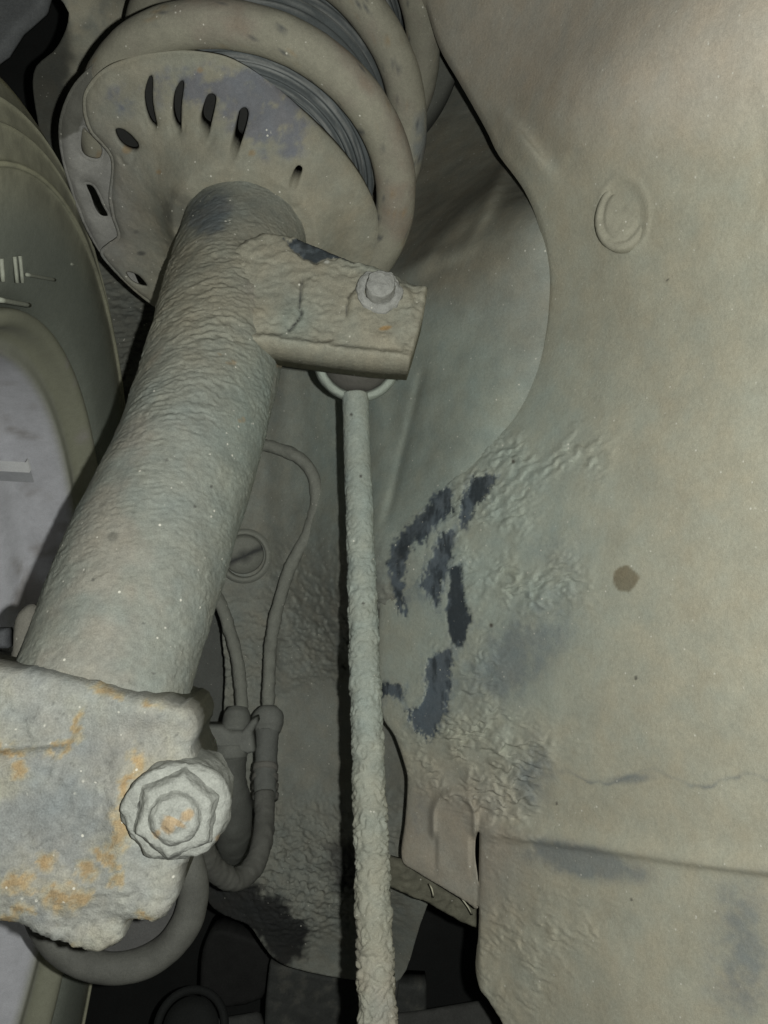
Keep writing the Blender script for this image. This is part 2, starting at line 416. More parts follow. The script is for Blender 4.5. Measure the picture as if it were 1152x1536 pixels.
def b_relief(u, v, sd, px, py, pos):
    k = 0
    for x, y, rx, ry, a in WR: k = k + a * blob(px, py, x, y, rx, ry)
    k = np.clip(k, 0, 1.2)
    sp = fbm(pos, 45, 2); k = k * sstep(-0.45, 0.25, sp)
    fm = flakes(px, py, pos)
    z = wrinkle(u, v, pos[:, 1] * 0 + 7, 0.009, 0.0030, 1.0, 0.32) * 0.0038 * k * (1 - fm)
    z += -0.0005 * fm
    z += 0.0012 * fbm(pos, 22, 3) + 0.00010 * fbm(pos, 450, 2)
    # pressed hollow and its bright lower corner, oval plug seat, long dish round it
    z += -0.0060 * blob(px, py, 818, 208, 24, 62, -0.75) + 0.0045 * blob(px, py, 786, 222, 16, 60, -0.65)
    z += 0.0022 * blob(px, py, 930, 375, 34, 70, -.12)
    e = np.sqrt(((px - 934) / 34.0) ** 2 + ((py - 322) / 52.0) ** 2)
    z += -0.0022 * (1 - sstep(0.86, 1.06, e)) + 0.0009 * np.exp(-((e - 1.12) / 0.1) ** 2)
    # soft fold on the far right
    z += 0.0016 * sstep(-8, 8, px - (1138 + 14 * np.cos((py - 240) / 60.0))) * blob(px, py, 1150, 240, 60, 130)
    # bead and step along the rail
    ry = ridge_y(px)
    on = sstep(700, 735, px)
    z += on * (0.0010 * sstep(-7, 10, py - ry) + 0.0046 * np.exp(-((py - ry + 2) / 13.0) ** 2))
    z += 0.003 * (sstep(716, 719, px)) * sstep(1225, 1250, py) * (1 - sstep(760, 900, px))
    # U-shaped embossing on the tab
    t = np.sqrt(((px - 680) / 30.0) ** 2 + ((np.minimum(py, 1222) - 1222) / 36.0) ** 2)
    ub = np.exp(-((t - 1) / 0.17) ** 2) * (1 - sstep(1240, 1262, py))
    z += 0.0042 * ub + 0.0022 * (1 - sstep(.7, .95, t)) * (1 - sstep(1270, 1330, py))
    z += 0.0020 * blob(px, py, 640, 1290, 30, 20, 0.4)
    # rolled edge
    z -= 0.0010 * np.exp(-(sd / 0.0012))
    return z
def b_tint(u, v, sd, px, py, pos):
    n = len(u); c = base_col(n, BEIGE)
    f1 = fbm(pos, 18, 4, 0.55); f2 = fbm(pos, 80, 4, 0.6); f3 = fbm(pos, 260, 3, 0.6)
    c = mix(c, PINK * 1.3, sstep(0.1, 0.9, blob(px, py, 950, 40, 380, 200)) * 0.8)
    c = mix(c, TEAL * 1.02, sstep(0.05, 0.9, blob(px, py, 700, 800, 240, 330) + 0.25 * f1) * 0.9)
    c = mix(c, PINK * 0.98, 0.7 * sstep(0.1, 0.9, blob(px, py, 680, 1270, 130, 130)))
    # slate paint showing through worn dust
    soft = 0.9 * blob(px, py, 765, 1000, 55, 60) + 0.55 * blob(px, py, 830, 930, 70, 70) + 0.9 * blob(px, py, 800, 1160, 34, 55) + \
        1.0 * blob(px, py, 850, 1278, 70, 20, 0.13) + 0.9 * blob(px, py, 900, 1305, 90, 22, 0.13) + 0.75 * blob(px, py, 1115, 1390, 60, 110) + 0.5 * blob(px, py, 1110, 1500, 60, 60) + \
        0.8 * blob(px, py, 950, 1168, 42, 9, -0.1) + 0.4 * blob(px, py, 840, 820, 60, 60) + 0.5 * blob(px, py, 625, 1220, 24, 60) + 0.5 * blob(px, py, 640, 870, 50, 60) + \
        0.35 * blob(px, py, 690, 1040, 60, 60) + 0.5 * blob(px, py, 600, 850, 24, 60)
    c = mix(c, SLATE, 0.62 * sstep(0.12, 1.0, soft * (1 + 0.9 * f2 + 0.5 * f3)))
    crack = np.exp(-((py - (1166 + 9 * np.sin(px / 23.0) + 16 * f2 + (px - 950) * 0.03)) / 3.0) ** 2) * sstep(820, 860, px) * (0.35 + 0.65 * sstep(-.1, .3, f2))
    c = mix(c, SLATE * 0.9, 0.55 * crack)
    c = mix(c, BEIGE * 1.12, .6 * np.exp(-((py - ridge_y(px) + 8) / 9.0) ** 2) * sstep(725, 765, px))  # bead facing the flash: its brightness put into a paler dust colour
    near = np.zeros(n)
    for p_, rg_ in FL: near = np.maximum(near, pmask(px, py, p_, 9, 16, pos * np.array([1.4, 1, .5]), 200, 5.0))
    c = mix(c, SLATE * 1.35, .55 * near * sstep(-.25, .35, f3 + f2))
    fm = flakes(px, py, pos)
    side = fbm(pos * np.array([1.6, 1, .5]), 170, 4, .65)
    fc = base_col(n, FLAKE)
    fc = mix(fc, SLATE * 0.9, sstep(-0.32, 0.22, side + 0.15 * f3 + 0.35 * blob(px, py, 650, 1060, 40, 50) + 0.3 * blob(px, py, 600, 850, 40, 50) - 0.5 * blob(px, py, 690, 905, 18, 70)))
    c = np.where(fm[:, None] > 0, c + (fc - c) * fm[:, None], c)
    # round brown stain, small chips
    r = np.hypot(px - 938, py - 868) + 4 * fbm(pos, 260, 3)
    c = mix(c, (0.155, 0.135, 0.09), (1 - sstep(17, 21, r)) * 0.9)
    for x, y, q in ((954, 1017, 4), (737, 938, 4), (770, 692, 4), (947, 1350, 3), (1000, 420, 3), (835, 1205, 3)):
        c = mix(c, (0.09, 0.085, 0.07), 1 - sstep(q * .5, q, np.hypot(px - x, py - y)))
    c = mix(c, BEIGE * 1.35, 0.6 * blob(px, py, 852, 238, 7, 9) + 0.25 * blob(px, py, 800, 340, 6, 34, -0.3))
    c = mix(c, (0.2, 0.19, 0.14), 0.4 * sstep(0.25, 0.5, f3) * sstep(0.1, 0.6, blob(px, py, 790, 1410, 90, 150)))
    c *= (1 + 0.08 * f2 + 0.07 * f1 + 0.07 * f3)[:, None]
    return hue(c * 1.14, pos, 0.045)
wing = thing('inner_wing', 'large dusty beige inner wing panel with flaked dark patches and oval plug', 'car panel', tuple(P(900, 1500, .40)))
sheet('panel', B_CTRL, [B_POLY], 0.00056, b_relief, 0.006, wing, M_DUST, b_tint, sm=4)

# ---- oval plug, tab flange and straw on the wing
plug_o = P(934, 322, .3752)
pu = cdir(0.80, 0.0, -0.60); pv = cdir(0.0, 1.0, 0.05); pv = nrm(pv - (pv @ pu) * pu)
th = np.linspace(0, 2 * np.pi, 40, endpoint=False)
plug = slab('plug', plug_o, pu, pv, [np.stack([0.0113 * np.cos(th), 0.0138 * np.sin(th)], 1)], 0.0006,
            lambda u, v, sd, px, py, b: 0.0018 * (1 - np.exp(-sd / 0.0012)) - 0.0009 * np.exp(-((sd - 0.0035) / 0.0011) ** 2) + 0.0002 * fbm(b, 300, 2), 0.004, wing, M_DUST,
            lambda u, v, sd, px, py, b: BEIGE * 0.93 * (1 + 0.15 * fbm(b, 200, 3))[:, None])
def simple_plate(name, pts, d, cell, thick, parent, mat, tint, bump=0.0003, rnd=0.002, sm=0, rfreq=200, tilt=(0, 0)):
    """flat plate traced at its own distance; d may be a number or (d at first point .. plane by tilt)"""
    p = px_poly(pts, sm); c = p.mean(0)
    o = P(c[0], c[1], d)
    U = cdir(1, 0, tilt[0]); Vv = cdir(0, 1, tilt[1]); Vv = nrm(Vv - (Vv @ U) * U)
    W = np.cross(U, Vv)
    rays = P(p[:, 0], p[:, 1], 1.0) - CAM
    t = ((o - CAM) @ W) / (rays @ W); X = CAM + rays * t[:, None] - o
    poly = np.stack([X @ U, X @ Vv], 1)
    if ((poly[:, 0] * np.roll(poly[:, 1], -1)) - (np.roll(poly[:, 0], -1) * poly[:, 1])).sum() < 0: poly = poly[::-1]
    fr = lambda u, v, sd, px, py, b: -rnd * (1 - np.sqrt(np.clip(1 - (1 - np.clip(sd / rnd, 0, 1)) ** 2, 0, 1))) + bump * fbm(b, rfreq, 3)
    return slab(name, o, U, Vv, [poly], cell, fr, thick, parent, mat, tint, back=True)
def vtint(c0, amp=0.2, freq=120, c1=None, m=0.5):
    def f(u, v, sd, px, py, b):
        n = fbm(b, freq, 4, 0.6); c = base_col(len(u), c0) * (1 + amp * n)[:, None]
        if c1 is not None: c = mix(c, c1, m * sstep(0.0, 0.35, n))
        return c
    return f
simple_plate('flange', [(566, 1282), (604, 1292), (665, 1333), (716, 1364), (717, 1394), (690, 1384), (640, 1356), (585, 1334), (560, 1330)], .486, 0.0008, 0.004, wing, M_MUD,
             vtint((0.135, 0.13, 0.095), 0.45, 150), bump=0.0022, rfreq=160)
for a, b in (((644, 1326), (650, 1346)), ((690, 1345), (708, 1372))):
    tube('straw', [P(a[0], a[1], .462), P((a[0] + b[0]) / 2 + 2, (a[1] + b[1]) / 2, .458), P(b[0], b[1], .462)], 0.00035, wing, M_DUST, np.array((0.55, 0.53, 0.40)), na=6, step=0.003)

struct(simple_plate('inner_panel', [(150, 830), (365, 850), (375, 1000), (380, 1330), (150, 1340)], .69, 0.002, 0.004, None, M_DUST, vtint((0.15, 0.155, 0.14), .2, 60), bump=.001, rfreq=40))
# ---- hole with a tilted cover in the tower wall
hole_o = P(366, 834, .588)
hax = cdir(0.05, 0.05, -1)
lathe('hole_rim', hole_o, hax, [(0.0125, -0.006), (0.0128, 0.0), (0.0137, 0.0014), (0.0150, 0.0010), (0.0165, -0.0022)], tower, M_DUST, GREY * 0.9, na=40)
lathe('hole_cover', hole_o, cdir(0.25, -0.35, -1), [(0.0001, 0.0008), (0.006, 0.0008), (0.0110, 0.0002), (0.0120, -0.001), (0.0120, -0.004)], tower, M_DUST,
      lambda V, px, py: mix(base_col(len(V), GREY * 0.8), np.array((0.05, 0.052, 0.05)), np.exp(-((py - 834 + (px - 366) * 0.45) / 5) ** 2)), na=32)

# ---- dark corner panel by the tyre, pieces of the subframe in the opening below
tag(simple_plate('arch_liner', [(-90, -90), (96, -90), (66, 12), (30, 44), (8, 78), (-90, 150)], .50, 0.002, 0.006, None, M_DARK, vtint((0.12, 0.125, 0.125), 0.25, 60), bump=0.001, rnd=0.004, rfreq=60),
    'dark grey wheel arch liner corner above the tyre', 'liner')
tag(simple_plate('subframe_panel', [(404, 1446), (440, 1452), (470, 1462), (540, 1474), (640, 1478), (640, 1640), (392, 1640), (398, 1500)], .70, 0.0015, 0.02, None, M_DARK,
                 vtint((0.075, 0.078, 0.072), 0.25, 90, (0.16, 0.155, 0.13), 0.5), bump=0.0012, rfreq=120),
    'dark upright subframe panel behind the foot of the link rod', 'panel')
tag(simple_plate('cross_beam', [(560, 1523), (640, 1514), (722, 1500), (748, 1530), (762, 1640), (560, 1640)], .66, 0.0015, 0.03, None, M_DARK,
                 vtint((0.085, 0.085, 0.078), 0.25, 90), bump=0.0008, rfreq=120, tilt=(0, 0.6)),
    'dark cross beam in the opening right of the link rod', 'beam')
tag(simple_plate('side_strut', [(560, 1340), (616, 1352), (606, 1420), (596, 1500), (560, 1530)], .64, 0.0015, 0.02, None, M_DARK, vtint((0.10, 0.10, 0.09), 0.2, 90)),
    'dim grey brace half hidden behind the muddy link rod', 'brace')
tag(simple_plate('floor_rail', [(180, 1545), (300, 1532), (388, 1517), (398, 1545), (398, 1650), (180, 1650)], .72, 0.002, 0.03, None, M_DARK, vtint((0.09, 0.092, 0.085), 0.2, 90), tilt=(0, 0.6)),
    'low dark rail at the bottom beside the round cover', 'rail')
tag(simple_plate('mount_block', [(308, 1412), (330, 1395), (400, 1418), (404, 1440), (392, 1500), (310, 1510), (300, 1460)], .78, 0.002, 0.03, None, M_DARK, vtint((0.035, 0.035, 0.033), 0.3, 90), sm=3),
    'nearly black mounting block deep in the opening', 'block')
cap = thing('bolt_cover', 'dim round cover lying low in the dark opening', 'cover', tuple(P(285, 1560, .70)))
lathe('dome', P(285, 1540, .70), cdir(0, 0.6, -0.8), [(0.0001, 0.004), (0.012, 0.003), (0.019, 0.0), (0.020, -0.003)], cap, M_DARK, np.array((0.03, 0.032, 0.03)), na=40)
lathe('rim', P(285, 1540, .70), cdir(0, 0.6, -0.8), [(0.021, -0.003), (0.022, 0.001), (0.026, 0.001), (0.027, -0.004)], cap, M_DARK, np.array((0.03, 0.032, 0.03)), na=40)

# ------------------------------------------------------------------ road wheel
WC = np.array([-0.17518, -0.11502, 0.41696]); WN = nrm([0.99191, -0.0505, 0.11643])
def wpos(c): return CAM + S * (c[0] * RIGHT + c[1] * UP + c[2] * FWD)
wc = wpos(WC); wn = nrm(WN[0] * RIGHT + WN[1] * UP + WN[2] * FWD)
wheel = thing('road_wheel', 'dark dusty tyre on silver steel wheel seen from its inner side', 'wheel', tuple(wc - UP * 0.27))
rr = 0.205 * S
TY = (0.070, 0.075, 0.055)
def tyre_tint(V, px, py):
    q = V - wc; r = np.linalg.norm(q - (q @ wn)[:, None] * wn, axis=1) / S
    f = fbm(V, 60, 4, 0.6)
    c = base_col(len(V), (0.26, 0.255, 0.19)) * (1 + 0.35 * f + 0.35 * fbm(V, 220, 3, .7))[:, None]
    c = mix(c, (0.20, 0.215, 0.18), sstep(0.262, 0.235, r) if False else 1 - sstep(0.235, 0.262, r))
    h = (q @ wn) / S
    c = mix(c, (0.05, 0.05, 0.046), 1 - sstep(-0.022, -0.013, h))
    c = mix(c, (0.45, 0.42, 0.22), 0.85 * sstep(-0.016, -0.010, h) * np.exp(-((r - 0.301) / 0.004) ** 2) * (1 - sstep(140, 260, py)) * sstep(-.3, .2, f + .2))
    for r0, w, k in ((0.262, 0.0014, 0.7), (0.276, 0.0016, 0.25), (0.285, 0.0012, 0.2)):
        c = mix(c, (0.42, 0.41, 0.28), k * np.exp(-((r - r0) / w) ** 2) * sstep(-.5, .3, f + .2))
    return c
tp = [(0.2055, -0.006), (0.212, 0.0035), (0.222, 0.0075), (0.235, 0.0100), (0.248, 0.0110), (0.2595, 0.0104), (0.2605, 0.0118), (0.2625, 0.0118), (0.2640, 0.0095), (0.2745, 0.0072),
      (0.276, 0.0080), (0.2775, 0.0064), (0.285, 0.0040), (0.2862, 0.0046), (0.2875, 0.0030), (0.294, -0.0005), (0.300, -0.0050), (0.3035, -0.0105), (0.3055, -0.020), (0.307, -0.045), (0.307, -0.050), (0.299, -0.051), (0.299, -0.058), (0.307, -0.059), (0.308, -0.092), (0.300, -0.093), (0.300, -0.101), (0.308, -0.102), (0.307, -0.134), (0.299, -0.135), (0.299, -0.142), (0.307, -0.143), (0.307, -0.15), (0.30, -0.19), (0.25, -0.205), (0.205, -0.195)]
prof = smooth_poly(np.array(tp[:15]), 3, closed=False).tolist() + tp[15:]
tyre = lathe('tyre', wc, wn, np.array(prof) * S, wheel, M_TYRE, tyre_tint, na=360)
def sidewall_bar(px0, py0, px1, py1, wd_, name='raised_mark'):
    """raised moulding on the tyre sidewall between two photograph points"""
    pl = wc + wn * 0.0108 * S
    out = []
    for a in ((px0, py0), (px1, py1)):
        ray = P(a[0], a[1], 1.0) - CAM; t = ((pl - CAM) @ wn) / (ray @ wn); out.append(CAM + ray * t)
    tube(name, [out[0] - wn * .0005, out[1] - wn * .0005], wd_, tyre, M_TYRE, np.array((0.25, 0.26, 0.21)), na=8, step=0.004, straight=True)
for a in ((4, 388, 7, 422, .0008), (24, 385, 28, 424, .0007), (32, 384, 36, 424, .0007), (42, 412, 84, 420, .0007), (2, 450, 46, 458, .0009), (107, 396, 128, 401, .0006)):
    sidewall_bar(*a)
def rim_tint(V, px, py):
    q = V - wc; h = (q @ wn) / S; r = np.linalg.norm(q - (q @ wn)[:, None] * wn, axis=1) / S
    f = fbm(V, 70, 4, 0.6); c = base_col(len(V), (0.60, 0.60, 0.63)) * (1 + 0.16 * f)[:, None]
    c = mix(c, (0.30, 0.30, 0.225), sstep(-0.016, -0.008, h))
    c = mix(c, (0.34, 0.315, 0.30), 0.75 * sstep(0.0, 0.35, fbm(V, 45, 4, .6) + 0.35 * blob(px, py, 30, 640, 40, 22) + 0.3 * blob(px, py, 60, 800, 40, 120) - 0.2))
    return c
rp = [(0.2058, -0.010), (0.2065, -0.001), (0.2050, 0.0030), (0.2015, 0.0036), (0.1985, 0.0010), (0.1965, -0.006), (0.1930, -0.0095), (0.1885, -0.010), (0.1868, -0.012), (0.1862, -0.020),
      (0.1860, -0.040), (0.184, -0.046), (0.176, -0.052), (0.1735, -0.058), (0.173, -0.075), (0.1725, -0.14), (0.168, -0.150), (0.12, -0.156), (0.05, -0.150), (0.001, -0.150)]
rim = lathe('rim', wc, wn, smooth_poly(np.array(rp), 4, closed=False) * S, wheel, M_SILVER, rim_tint, na=300)
def on_barrel(px, py, r):
    ray = nrm(P(px, py, 1.0) - CAM); o = CAM - wc
    a = ray - (ray @ wn) * wn; b = o - (o @ wn) * wn
    A, B, C = a @ a, 2 * a @ b, b @ b - r * r
    t = (-B + math.sqrt(max(B * B - 4 * A * C, 0))) / (2 * A)
    return CAM + ray * t
def barrel_patch(name, px0, px1, py0, py1, r, lift, mat, tint, parent):
    a = on_barrel(px0, (py0 + py1) / 2, r); b = on_barrel(px1, (py0 + py1) / 2, r)
    h0, h1 = sorted(((a - wc) @ wn, (b - wc) @ wn))
    def ang(p):
        q = p - wc; q = q - (q @ wn) * wn; e1, e2 = frame_of(wn); return math.atan2(q @ e2, q @ e1)
    m = (px0 + px1) / 2
    t0, t1 = sorted((ang(on_barrel(m, py0, r)), ang(on_barrel(m, py1, r))))
    return lathe(name, wc, wn, [(r, h0), (r - lift, h0 + 0.0006), (r - lift, h1 - 0.0006), (r, h1)], parent, mat, tint, na=10, a0=t0, a1=t1)
barrel_patch('balance_weight', -40, 44, 685, 701, 0.173 * S, 0.0026, M_WHITE, np.array((0.93, 0.93, 0.93)), rim)
barrel_patch('weight_tape', -40, 48, 704, 720, 0.173 * S, 0.0006, M_SILVER, np.array((0.40, 0.405, 0.42)), rim)

# ------------------------------------------------------------------ suspension strut
AX = np.array([(120, 1120, .296), (163, 1000, .308), (197, 900, .3195), (233, 800, .333), (273, 700, .348), (305, 600, .366), (331, 500, .387), (356, 400, .411), (374, 335, .429), (392, 270, .447)])
axp = P(AX[:, 0], AX[:, 1], AX[:, 2])
strut = thing('suspension_strut', 'thick mud-caked suspension strut leaning between knuckle and coil spring', 'strut', tuple(axp[0]))
RS = np.array([.0292, .0292, .0294, .0293, .0281, .0277, .0284, .0290, .0295, .030]) * S
def strut_disp(s, t, r, pos):
    px, py = pix(pos)
    k = 0.10 + 0.8 * blob(px, py, 350, 450, 150, 80) + 0.6 * blob(px, py, 290, 580, 110, 70) + 0.25 * blob(px, py, 280, 850, 70, 170)
    k = np.clip(k, 0, 1.3) * (0.45 + 0.55 * sstep(-0.35, 0.3, fbm(pos, 35, 2)))
    w = wrinkle(t * r, s, s * 0, 0.013, 0.0025, 0.8, 0.15)
    w2 = wrinkle(t * r, s, s * 0 + 5, 0.0060, 0.0017, 0.8, 0.1) * sstep(-.5, .4, fbm(pos, 60, 2))
    return w * 0.0013 * k + 0.00045 * w2 + 0.0004 * fbm(pos, 60, 2) + 0.00008 * fbm(pos, 420, 2)
def strut_tint(V, px, py):
    c = base_col(len(V), np.array((0.285, 0.30, 0.26)) * .86); f1 = fbm(V, 30, 4, .6); f2 = fbm(V, 120, 4, .6); f3 = fbm(V, 420, 3, .6)
    c = mix(c, BEIGE * 0.8, np.clip(blob(px, py, 320, 430, 180, 120) * 1.2, 0, 1))
    c = mix(c, TEAL * .9, np.clip(blob(px, py, 400, 590, 50, 90) + 0.7 * blob(px, py, 360, 730, 50, 150), 0, 1))
    c = mix(c, SLATE * 0.85, 0.8 * sstep(0.2, 0.8, blob(px, py, 315, 320, 42, 36, -0.9) * (1 + 0.8 * f2)))
    c = mix(c, PINK * 0.9, 0.5 * sstep(.1, .5, f1 + 0.3 * blob(px, py, 160, 880, 60, 200)))
    for x, y, q in ((347, 543, 9), (362, 630, 7), (330, 530, 5), (420, 548, 8)):
        c = mix(c, RUSTC * .85, 0.45 * sstep(0.3, 0.9, blob(px, py, x, y, q, q * .8) * (1 + 1.5 * f3)))
    c = mix(c, (0.10, 0.10, 0.085), 0.55 * sstep(.3, .7, blob(px, py, 169, 805, 10, 9)))
    for x, y in ((250, 690), (317, 730), (140, 870), (215, 935), (230, 1010), (292, 760)):
        c = mix(c, (0.09, 0.09, 0.08), 0.8 * (1 - sstep(1.5, 3.2, np.hypot(px - x, py - y))))
    return hue(c * .77 * (1 + 0.15 * f2 + 0.08 * f1 + 0.14 * f3)[:, None], V, .045)
tube('tube', axp, RS, strut, M_MUD, strut_tint, na=340, step=0.0005, disp=strut_disp)

# spring seat: perforated dish, seen from below, with its outer flange on the left
SN = cdir(0.10, 0.78, 0.62)            # up the spring axis
seat_o = P(350, 285, .428)
su = nrm(RIGHT - (RIGHT @ SN) * SN); sv = np.cross(-SN, su)
def on_plane(pts, o, n):
    pts = np.asarray(pts, float)
    rays = P(pts[:, 0], pts[:, 1], 1.0) - CAM; t = ((o - CAM) @ n) / (rays @ n); return CAM + rays * t[:, None]
def seat_uv(pts, lift=0.0, sm=5):
    o = seat_o + SN * lift; X = on_plane(px_poly(pts, sm), o, SN) - o
    return np.stack([X @ su, X @ sv], 1)
HOLES = [[(223, 116), (229, 118), (230, 150), (238, 186), (228, 185), (219, 165), (216, 140)],
         [(271, 121), (277, 124), (275, 155), (277, 187), (267, 187), (260, 165), (262, 138)],
         [(312, 140), (320, 136), (327, 142), (324, 165), (319, 187), (306, 180), (304, 165)],
         [(362, 158), (370, 153), (377, 160), (374, 180), (365, 205), (356, 198), (357, 180)],
         [(172, 196), (182, 192), (198, 200), (211, 214), (204, 224), (190, 222), (178, 212)],
         [(449, 228), (455, 224), (461, 230), (456, 244), (449, 248), (445, 240)],
         [(188, 411), (200, 411), (213, 420), (220, 431), (208, 430), (195, 423)]]
DISH = [(122, 172), (125, 140), (150, 110), (190, 92), (250, 81), (310, 84), (352, 96), (400, 125), (450, 165), (500, 213), (540, 265), (564, 318), (573, 372), (560, 430), (480, 480),
        (360, 500), (270, 488), (232, 466), (198, 440), (164, 406), (148, 384), (158, 372), (174, 358), (166, 330), (161, 300), (165, 262), (163, 240), (150, 222), (132, 202)]
_td = nrm(axp[-1] - axp[-4]); c_tube = axp[-1] + _td * (((seat_o - axp[-1]) @ SN) / (_td @ SN)) - seat_o; cu, cv = c_tube @ su, c_tube @ sv
DISH_UV = seat_uv(DISH)
def dish_front(u, v, sd, px, py, b):
    r = np.hypot(u - cu, v - cv) / S
    z = S * (0.017 * np.exp(-(np.clip(r - 0.034, 0, 1) / 0.011) ** 1.4) + 0.005 * (1 - sstep(0.040, 0.078, r)))
    so_, _ = sdf(np.stack([u, v], 1), DISH_UV)
    z -= 0.0035 * np.exp(-np.abs(so_) / 0.0025) + 0.0007 * np.exp(-sd / 0.0012)
    z += 0.0008 * fbm(b, 60, 3) + 0.00018 * fbm(b, 400, 2)
    z += 0.0010 * blob(px, py, 495, 287, 17, 12, 0.3)
    for h in HOLES[:6]:                     # pressed lips under the slots
        hx, hy = np.mean(h, 0); z -= 0.0006 * np.exp(-((np.hypot((px - hx - 1) / 11, (py - hy - 24) / 13) - 1) / .3) ** 2) * sstep(hy + 14, hy + 30, py)
    return z
def dish_tint(u, v, sd, px, py, b):
    f1 = fbm(b, 40, 4, .6); f2 = fbm(b, 150, 4, .6)
    c = base_col(len(u), BEIGE * 0.95)
    c = mix(c, np.array((0.235, 0.235, 0.24)), 0.6 * np.clip(blob(px, py, 150, 330, 60, 140), 0, 1))
    bl = blob(px, py, 300, 130, 90, 45) * .7 + blob(px, py, 410, 180, 70, 60, .6) + .5 * blob(px, py, 180, 155, 40, 30)
    c = mix(c, np.array((0.14, 0.15, 0.19)), 0.75 * sstep(0.28, 0.8, bl * (1 + 1.5 * f2)))
    for x, y, q in ((190, 225, 9), (378, 230, 7), (238, 258, 5), (150, 355, 6), (380, 65, 12), (300, 105, 6)):
        c = mix(c, RUSTC, 0.5 * sstep(0.3, 0.8, blob(px, py, x, y, q, q * .8)))
    c = mix(c, (0.08, 0.08, 0.075), 0.75 * sstep(.3, .8, np.maximum(blob(px, py, 212, 380, 9, 4), .6 * blob(px, py, 204, 348, 8, 6))))
    c = mix(c, np.array((0.12, 0.12, 0.10)), .75 * sstep(.2, .8, np.clip(blob(px, py, 268, 312, 30, 34), 0, 1) * (1 + f2)))
    return hue(c * .78 * (1 + 0.16 * f2 + 0.10 * f1)[:, None], b, .05)
slab('spring_seat', seat_o, su, sv, [seat_uv(DISH)] + [seat_uv(h, 0, 3) for h in HOLES], 0.0007, dish_front, 0.0022, strut, M_DUST, dish_tint, back=True)
FLANGE = [(170, 72), (135, 102), (105, 135), (87, 182), (88, 230), (104, 290), (128, 350), (163, 404), (196, 436), (210, 440), (188, 385), (192, 340), (182, 280), (178, 240), (165, 215), (152, 165), (168, 118), (200, 88)]
FH = [[(122, 196), (130, 202), (142, 214), (151, 226), (148, 240), (138, 242), (124, 236), (119, 222)],
      [(127, 281), (137, 283), (145, 296), (152, 312), (160, 327), (149, 327), (140, 315), (134, 298)]]
slab('seat_flange', seat_o + SN * 0.0065, su, sv, [seat_uv(FLANGE, 0.0065)] + [seat_uv(h, 0.0065, 3) for h in FH], 0.0008,
     lambda u, v, sd, px, py, b: -0.003 * np.exp(-sd / 0.003) + 0.0005 * fbm(b, 80, 3), 0.002, strut, M_DUST,
     lambda u, v, sd, px, py, b: mix(base_col(len(u), (0.25, 0.245, 0.225)), np.array((0.12, 0.118, 0.10)), pmask(px, py, [(80, 215), (100, 120), (160, 60), (160, 110), (118, 195)], 3, 10, b, 120)) * (1 + .25 * fbm(b, 120, 4, .6))[:, None], back=True)

# black rubber pad between seat and coil, seen through the slots
PAD = [(150, 120), (200, 95), (260, 88), (330, 95), (400, 130), (470, 190), (520, 260), (470, 270), (400, 215), (330, 195), (260, 198), (205, 240), (168, 230), (150, 190)]
slab('rubber_pad', seat_o + SN * 0.0075, su, sv, [seat_uv(PAD, 0.0075)], 0.002, lambda u, v, sd, px, py, b: 0.0004 * fbm(b, 90, 2), 0.003, strut, M_RUBBER, np.array((0.022, 0.022, 0.02)), back=True)

# link bracket on the strut
BP = [(330, 372), (395, 346), (440, 350), (500, 373), (565, 398), (642, 430), (636, 470), (622, 520), (614, 545), (560, 541), (480, 531), (410, 521), (350, 514), (318, 500), (305, 460)]
bo = P(520, 460, .3675); bn = cdir(0.06, 0.36, -1); bu = nrm(RIGHT - (RIGHT @ bn) * bn); bv = np.cross(bn, bu)
X = on_plane(px_poly(BP), bo, bn) - bo; bpoly = np.stack([X @ bu, X @ bv], 1)[::-1]
FLK = [(424, 357), (436, 362), (446, 354), (478, 362), (505, 372), (525, 378), (543, 392), (530, 394), (512, 388), (490, 390), (470, 395), (450, 386), (438, 374)]
def crackd(px, py, pts):
    q = np.stack([px, py], 1); d = np.full(len(px), 1e9)
    for a, b in zip(pts[:-1], pts[1:]):
        a = np.array(a, float); b = np.array(b, float); e = b - a
        t = np.clip(((q - a) @ e) / (e @ e), 0, 1); d = np.minimum(d, np.linalg.norm(q - a - t[:, None] * e, axis=1))
    return d
CR1 = [(453, 418), (451, 445), (449, 460), (453, 470), (446, 482), (434, 496)]
CR2 = [(538, 432), (524, 440), (521, 455), (519, 474)]
def br_front(u, v, sd, px, py, b):
    fm = pmask(px, py, FLK, 1.5, 5, b, 300)
    k = 0.5 + 0.5 * sstep(-.3, .3, fbm(b, 50, 2))
    z = -0.003 * (1 - np.sqrt(np.clip(1 - (1 - np.clip(sd / 0.003, 0, 1)) ** 2, 0, 1)))
    z += wrinkle(u, v, u * 0 + 11, 0.012, 0.0034, 0.9, -0.25) * 0.0011 * k * (1 - fm)
    z += 0.0010 * fbm(b, 70, 3) + 0.0002 * fbm(b, 400, 2) - 0.0012 * fm
    z += 0.0022 * np.exp(-((py - (506 + (px - 350) * 0.128)) / 8) ** 2) * sstep(335, 380, px)
    z -= 0.004 * (1 - sstep(315, 375, px))
    d = np.minimum(crackd(px, py, CR1), crackd(px, py, CR2)); z -= 0.0012 * np.exp(-(d / 2.2) ** 2)
    z += 0.0022 * sstep(60, 45, np.hypot(px - 570, py - 470)) if False else 0.0022 * (1 - sstep(42, 58, np.hypot(px - 572, py - 468)))
    z += 0.0015 * np.exp(-((px - (640 - (py - 430) * .2)) / 9) ** 2)
    return z
